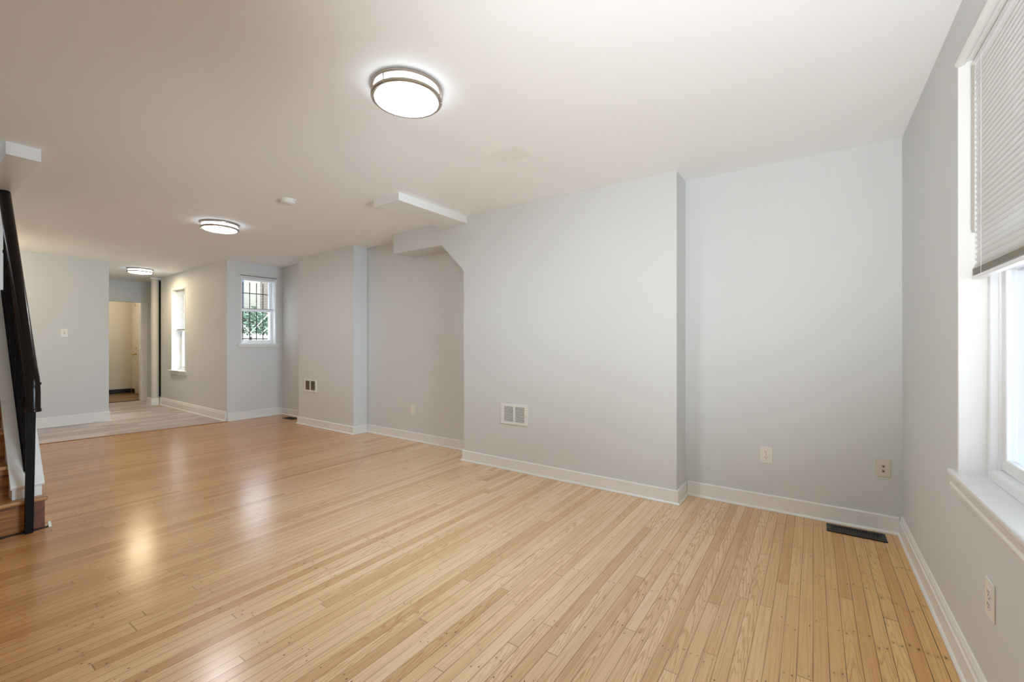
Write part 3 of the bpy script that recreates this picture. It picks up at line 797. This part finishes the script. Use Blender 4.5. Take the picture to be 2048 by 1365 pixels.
# smoke detector
sd = thing('smoke_detector', 'small white round smoke detector on the ceiling', 'smoke detector', (-3.87, 2.03, Hc(-3.87)))
def lp(name, bm, mat, par, smooth=True): return obj(name, bm, mat, par, smooth=smooth)
bm = B(); lathe(bm, [(0, 0), (0.070, 0), (0.072, -0.004), (0.070, -0.010), (0.0, -0.010)], 40); lp('base', bm, M['plate'], sd)
bm = B(); lathe(bm, [(0.060, -0.010), (0.062, -0.014), (0.060, -0.026), (0.052, -0.034), (0.030, -0.038), (0, -0.038)], 40); lp('cover', bm, M['plate'], sd)
bm = B(); lathe(bm, [(0, -0.0375), (0.010, -0.0375), (0.010, -0.041), (0, -0.041)], 20, 0.02, 0.015); lp('test_button', bm, M['grille'], sd)

# ------------------------------------------------------------------ wall plates
def plate(name, label, cat, pos, w, h, face, kindp, mat=None, group=None):
    """face: 'y-' wall plane at y facing the room, 'x-' facing -x, 'x+' facing +x. local: u along width, n outward, z up"""
    rz = {'y-': 0.0, 'x-': -math.pi/2, 'x+': math.pi/2}[face]
    t_ = thing(name, label, cat, pos, rotz=rz, group=group); mat = mat or M['plate']
    bm = B(); box(bm, -w/2, w/2, -0.005, 0, -h/2, h/2, 0.0025); obj('cover_plate', bm, mat, t_)
    if kindp == 'duplex':
        for zc in (-0.0195, 0.0195):
            bm = B()
            pts = [(0.0172*math.cos(a), zc+max(-0.0135, min(0.0135, 0.0172*math.sin(a)))) for a in [2*math.pi*k/32 for k in range(32)]]
            prism(bm, pts, 'y', -0.0068, -0.0045); rc = obj('receptacle', bm, mat, t_)
            bm = B(); box(bm, -0.0075, -0.0050, -0.0073, -0.0066, zc-0.001, zc+0.007); box(bm, 0.0050, 0.0072, -0.0073, -0.0066, zc, zc+0.0065)
            cyl(bm, (0, -0.0073, zc-0.007), (0, -0.0066, zc-0.007), 0.0026, n=10); obj('slots', bm, M['slot'], rc)
        bm = B(); cyl(bm, (0, -0.0062, 0), (0, -0.0045, 0), 0.0028, n=12); obj('screw', bm, M['nickel'], t_)
    elif kindp == 'coax':
        for zc, r_ in ((0.012, 0.0058), (-0.020, 0.0048)):
            bm = B(); cyl(bm, (0, -0.006, zc), (0, -0.004, zc), 0.0085, n=6); cyl(bm, (0, -0.013, zc), (0, -0.005, zc), r_, n=14); cn = obj('connector', bm, M['nickel'], t_)
            bm = B(); cyl(bm, (0, -0.0134, zc), (0, -0.0128, zc), r_*0.65, n=10); obj('socket', bm, M['slot'], cn)
        for zc in (0.040, -0.040):
            bm = B(); cyl(bm, (0, -0.0062, zc), (0, -0.0045, zc), 0.003, n=12); obj('screw', bm, M['almond'], t_)
    elif kindp == 'switch':
        bm = B(); box(bm, -0.0055, 0.0055, -0.0060, -0.0045, -0.012, 0.012); obj('toggle_slot', bm, M['gslot'], t_)
        bm = B(); box(bm, -0.004, 0.004, -0.014, -0.004, 0.0, 0.009, 0.001); obj('toggle', bm, mat, t_)
        for zc in (0.030, -0.030):
            bm = B(); cyl(bm, (0, -0.0062, zc), (0, -0.0045, zc), 0.003, n=12); obj('screw', bm, M['nickel'], t_)
    elif kindp == 'decora':
        bm = B(); box(bm, -0.0165, 0.0165, -0.0068, -0.0045, -0.033, 0.033, 0.001); obj('insert', bm, mat, t_)
    return t_
plate('wall_outlet', 'white duplex outlet on the alcove wall above the baseboard', 'outlet', (-0.2805, 3.635, 0.3985), 0.079, 0.119, 'y-', 'duplex')
plate('cable_plate', 'cream cable jack plate near the right corner of the alcove', 'wall plate', (0.369, 3.635, 0.4095), 0.072, 0.110, 'y-', 'coax', M['almond'])
plate('wall_outlet', 'white outlet under the large front window', 'outlet', (0.46, 1.978, 0.408), 0.079, 0.119, 'x-', 'duplex')
plate('wall_outlet', 'small white outlet low on the recess wall', 'outlet', (-4.053, 3.68, 0.377), 0.076, 0.118, 'y-', 'decora')
plate('light_switch', 'white light switch on the far left partition wall', 'light switch', (-8.92, 1.428, 1.350), 0.072, 0.116, 'x+', 'switch')

# ------------------------------------------------------------------ wall registers
def register(label, x0, x1, z0, z1, y, slotmat, nslots, mid, side, backm, topm=0.026):
    t_ = thing('wall_register', label, 'vent', ((x0+x1)/2, y, (z0+z1)/2)); w, h = x1-x0, z1-z0
    bm = B()
    fw = side
    ft = topm
    for a in ((-w/2, w/2, h/2-ft, h/2), (-w/2, w/2, -h/2, -h/2+ft), (-w/2, -w/2+fw, -h/2+ft, h/2-ft), (w/2-fw, w/2, -h/2+ft, h/2-ft), (-mid/2, mid/2, -h/2+ft, h/2-ft)):
        box(bm, a[0], a[1], -0.012, 0, a[2], a[3], 0.002)
    obj('frame', bm, M['grille'], t_)
    bm = B(); box(bm, -w/2+fw, w/2-fw, -0.0025, -0.0005, -h/2+ft, h/2-ft); obj('duct_opening', bm, backm, t_)
    bm = B(); st = (h-2*ft)/nslots
    for k in range(nslots):
        z = -h/2+ft+st*(k+0.5)
        for (a, b_) in ((-w/2+fw, -mid/2), (mid/2, w/2-fw)):
            prism(bm, [(-0.011, z-st*0.05), (-0.0105, z+st*0.12), (-0.004, z+st*0.45), (-0.0035, z+st*0.28)], 'x', a, b_)
    obj('louvers', bm, slotmat, t_)
    bm = B(); cyl(bm, (w/2-fw*0.5, -0.0145, -0.01), (w/2-fw*0.5, -0.011, -0.01), 0.004, n=10); obj('damper_lever', bm, M['nickel'], t_)
    return t_
register('white louvered wall register on the chimney breast', -2.469, -2.163, 0.437, 0.632, 3.365, M['grille'], 13, 0.018, 0.036, M['gslot'])
register('white framed register with brown louvers on the pier', -6.134, -5.819, 0.494, 0.678, 3.47, M['brown_louver'], 12, 0.022, 0.030, M['duct'])

def floor_register(label, cx, cy, w, d):
    t_ = thing('floor_register', label, 'vent', (cx, cy, 0.0))
    bm = B()
    box(bm, -w/2, w/2, -d/2, -d/2+0.030, 0.0003, 0.006, 0.002); box(bm, -w/2, w/2, d/2-0.030, d/2, 0.0003, 0.006, 0.002)
    box(bm, -w/2, -w/2+0.026, -d/2+0.03, d/2-0.03, 0.0003, 0.006, 0.002); box(bm, w/2-0.026, w/2, -d/2+0.03, d/2-0.03, 0.0003, 0.006, 0.002)
    obj('frame', bm, M['black_reg'], t_)
    bm = B(); box(bm, -w/2+0.026, w/2-0.026, -d/2+0.03, d/2-0.03, 0.0002, 0.0012); obj('opening', bm, M['slot'], t_)
    bm = B(); n = 18
    for k in range(n):
        x = -w/2+0.026+(w-0.052)*(k+0.5)/n
        box(bm, x-0.0022, x+0.0022, -d/2+0.03, d/2-0.03, 0.0012, 0.0055)
    obj('fins', bm, M['black_reg'], t_)
floor_register('black floor register in the right corner of the oak floor', 0.222, 3.513, 0.300, 0.140)
floor_register('small dark floor register in the niche corner', -6.82, 3.625, 0.28, 0.14)

# ------------------------------------------------------------------ staircase
RISE, RUN, NX = 0.205, 0.172, -4.13
K = RISE/RUN
NST = 11
stx = thing('staircase', 'steep oak staircase with white side wall at the left edge', 'staircase', (-4.15, 0.08, 0))
YA, YB = -0.415, 0.575
for k in range(NST):
    nx = NX-RUN*k; z = RISE*(k+1)
    yr = 0.575 if k == 0 else 0.437
    bm = B(); box(bm, nx-RUN-0.03, nx, YA, yr+(0.012 if k == 0 else 0), z-0.026, z, 0.009, seg=3); ch('tread', bm, M['tread'], stx)
    bm = B(); box(bm, nx-0.045, nx-0.025, YA, yr, z-RISE+(0.001 if k == 0 else 0.0), z-0.026); ch('riser', bm, M['riser'] if k else M['riser'], stx)
bm = B(); box(bm, -4.1545, -4.150, 0.507, 0.5745, 0.0, 0.178, 0.001); o = ch('riser_end_panel', bm, M['redwood'], stx); o['label'] = 'dark red stained end of the bottom riser'
# knee wall with sloping top
ktop = lambda x: 0.275+K*(-4.195-x)
xe = -4.195-(2.41-0.275)/K
bm = B()
prism(bm, [(-4.195, 0.206), (-4.195, 0.275), (xe, 2.41), (xe-0.45, 2.41), (xe-0.45, 1.9), (-4.30-0.206/K-0.10, 0.0), (-4.19, 0.0)][::1], 'y', 0.437, 0.568)
ch('knee_wall', bm, M['plaster'], stx)
bm = B(); th_ = 0.022
prism(bm, [(-4.186, 0.272), (-4.180, 0.284), (-4.186, 0.297), (xe, 2.41), (xe+0.0, 2.41-0.024), (-4.195, 0.270)], 'y', 0.429, 0.578)
ch('knee_wall_cap', bm, M['white'], stx)
# black scuffed shoe at the foot of the bottom riser
bm = B()
pts = []
rr = random.Random(3)
for k in range(26):
    y = -0.40+0.985*k/25; pts.append((-4.108+rr.uniform(-0.016, 0.012)-(0.012 if y < 0.2 else 0), y))
pts = pts+[(-4.155, 0.60), (-4.155, -0.40)]
prism(bm, pts, 'z', 0.0002, 0.0022)
ch('floor_scuff', bm, M['scuff'], stx)
bm = B(); prism(bm, [(-4.155, 0.0), (-4.125, 0.0), (-4.155, 0.03)], 'y', 0.589, 0.602); ch('end_trim', bm, M['white'], stx)

# ------------------------------------------------------------------ railing
rl = thing('stair_railing', 'dark handrail on black iron balusters and square newel at left', 'railing', (-4.10, 0.497, 0))
PR = [(-0.019, -0.0), (0.019, -0.0), (0.019, 0.0), (-0.019, 0.0)]
bm = B()
sq = 0.0185
b0, b1 = Vector((-4.100, 0.497, 0.002)), Vector((-4.062, 0.503, 0.80))
va = [bm.verts.new(b0+Vector((a, b, 0))) for a, b in ((-sq, -sq), (sq, -sq), (sq, sq), (-sq, sq))]
vb = [bm.verts.new(b1+Vector((a, b, 0))) for a, b in ((-sq, -sq), (sq, -sq), (sq, sq), (-sq, sq))]
bm.faces.new(va[::-1]); bm.faces.new(vb)
for k in range(4): bm.faces.new((va[k], va[(k+1) % 4], vb[(k+1) % 4], vb[k]))
ch('newel_post', bm, M['black_metal'], rl)
KR = 1.21
RY = 0.506
def rz(x): return 0.968+KR*(-4.052-x)
prof = []
for k in range(20):
    a = 2*math.pi*k/20; ca, sa = math.cos(a), math.sin(a)
    prof.append((0.034*ca*(1.0 if sa > -0.3 else 0.80), 0.030*sa))
bm = B()
xs_end = -5.235
path = [(-4.045, RY+0.003, 0.788), (-4.047, RY+0.003, 0.90), (-4.050, RY+0.002, 0.945), (-4.060, RY+0.001, rz(-4.066)), (-4.12, RY, rz(-4.12)), (-4.4, RY, rz(-4.4)), (xs_end, RY, rz(xs_end))]
sweep(bm, path, prof, up=Vector((0.3, 0, 1)).normalized())
# sweep side frame flips on the vertical part are avoided by the tilted up vector
ch('handrail', bm, M['rail'], rl, smooth=True)
bm = B()
lathe(bm, [(0.0, 0.776), (0.034, 0.776), (0.038, 0.780), (0.038, 0.792), (0.034, 0.798), (0.0, 0.798)], 20, -4.046, RY+0.003)
ch('rail_end_ring', bm, M['rail'], rl, smooth=True)
bm = B()
p = Vector((-4.056, RY+0.003, 0.955))
cyl(bm, p+Vector((0, 0, -0.008)), p+Vector((0, 0, 0.006)), 0.0385, n=20)
ch('rail_joint_ring', bm, M['rail'], rl, smooth=True)
# channel under the rail and shoe on the cap
for nm, off, hh in (('top_channel', -0.034, 0.008), ('bottom_channel', None, 0.010)):
    bm = B()
    f = (lambda x: rz(x)-0.036) if off is not None else (lambda x: 0.306+K*(-4.195-x))
    x0, x1 = (-4.10, xs_end) if off is not None else (-4.245, -5.30)
    prism(bm, [(x0, f(x0)), (x0, f(x0)+hh), (x1, f(x1)+hh), (x1, f(x1))], 'y', RY-0.014, RY+0.014)
    ch(nm, bm, M['black_metal'], rl)
x = -4.235; k = 0
while x > -5.26:
    zb = 0.310+K*(-4.195-x); zt = min(rz(x)-0.03, 2.41)
    if zt-zb > 0.05:
        bm = B(); box(bm, x-0.008, x+0.008, RY-0.008, RY+0.008, zb, zt)
        for f in (0.5,) if k % 2 else (0.26, 0.74):
            zc = zb+(zt-zb)*f
            lathe(bm, [(0.008, zc-0.016), (0.0125, zc-0.010), (0.0125, zc+0.010), (0.008, zc+0.016)], 12, x, RY)
        ch('baluster', bm, M['black_metal'], rl)
    x -= RUN/3; k += 1

# ------------------------------------------------------------------ pipe, hall door
pp = thing('soil_pipe', 'white painted vertical pipe in the far kitchen corner', 'pipe', (-10.55, 2.936, 0))
bm = B(); cyl(bm, (-10.55, 2.936, 0.0), (-10.55, 2.936, Hc(-10.55)-0.001), 0.062, n=32); ch('pipe', bm, simple('cream_pipe_paint', (0.70, 0.66, 0.58, 1), 0.45), pp, smooth=True)
bm = B(); box(bm, -10.68, -10.39, 2.82, 3.07, Hc(-10.55)-0.03, Hc(-10.55)-0.004, 0.004); ch('ceiling_collar', bm, M['white'], pp)
dr = thing('hall_door', 'cream door with brass knob in the hall beyond the doorway', 'door', (-12.7, 3.29, 0))
bm = B(); box(bm, -13.08, -12.28, 3.262, 3.298, 0.012, 2.05, 0.003)
ch('door_panel', bm, M['doorp'], dr)
bm = B()
for a in ((-13.14, -13.085), (-12.275, -12.22)): box(bm, a[0], a[1], 3.276, 3.2995, 0, 2.11, 0.003)
box(bm, -13.14, -12.22, 3.276, 3.2995, 2.055, 2.11, 0.003); ch('door_casing', bm, M['doorp'], dr)
bm = B(); lathe(bm, [(0.0, 0.0), (0.028, 0.0), (0.028, 0.006), (0.012, 0.010), (0.012, 0.030), (0.024, 0.040), (0.028, 0.052), (0.020, 0.064), (0, 0.068)], 20)
bmesh.ops.transform(bm, matrix=Matrix.Translation((-12.98, 3.262, 0.93)) @ Matrix.Rotation(math.radians(90), 4, 'X'), verts=bm.verts)
ch('door_knob', bm, M['brass'], dr, smooth=True)
bm = B(); cyl(bm, (-12.98, 3.262, 1.07), (-12.98, 3.250, 1.07), 0.024, n=16); ch('deadbolt', bm, M['brass'], dr)

# added point lights without lamp bodies, out of view: hall, stairwell, kitchen side
point('assumed_hall_light', (-12.6, 2.2, 2.2), 12, (1.0, 0.86, 0.64))  # assumed warm source, lights the hall
point('added_stairwell_light', (-5.6, 0.0, 3.9), 2, (1.0, 0.86, 0.66))  # added dim fill inside the shaft
point('assumed_kitchen_light', (-8.2, 0.25, 2.0), 10, (1.0, 0.80, 0.52))  # assumed hidden source, warms the left of the partition wall
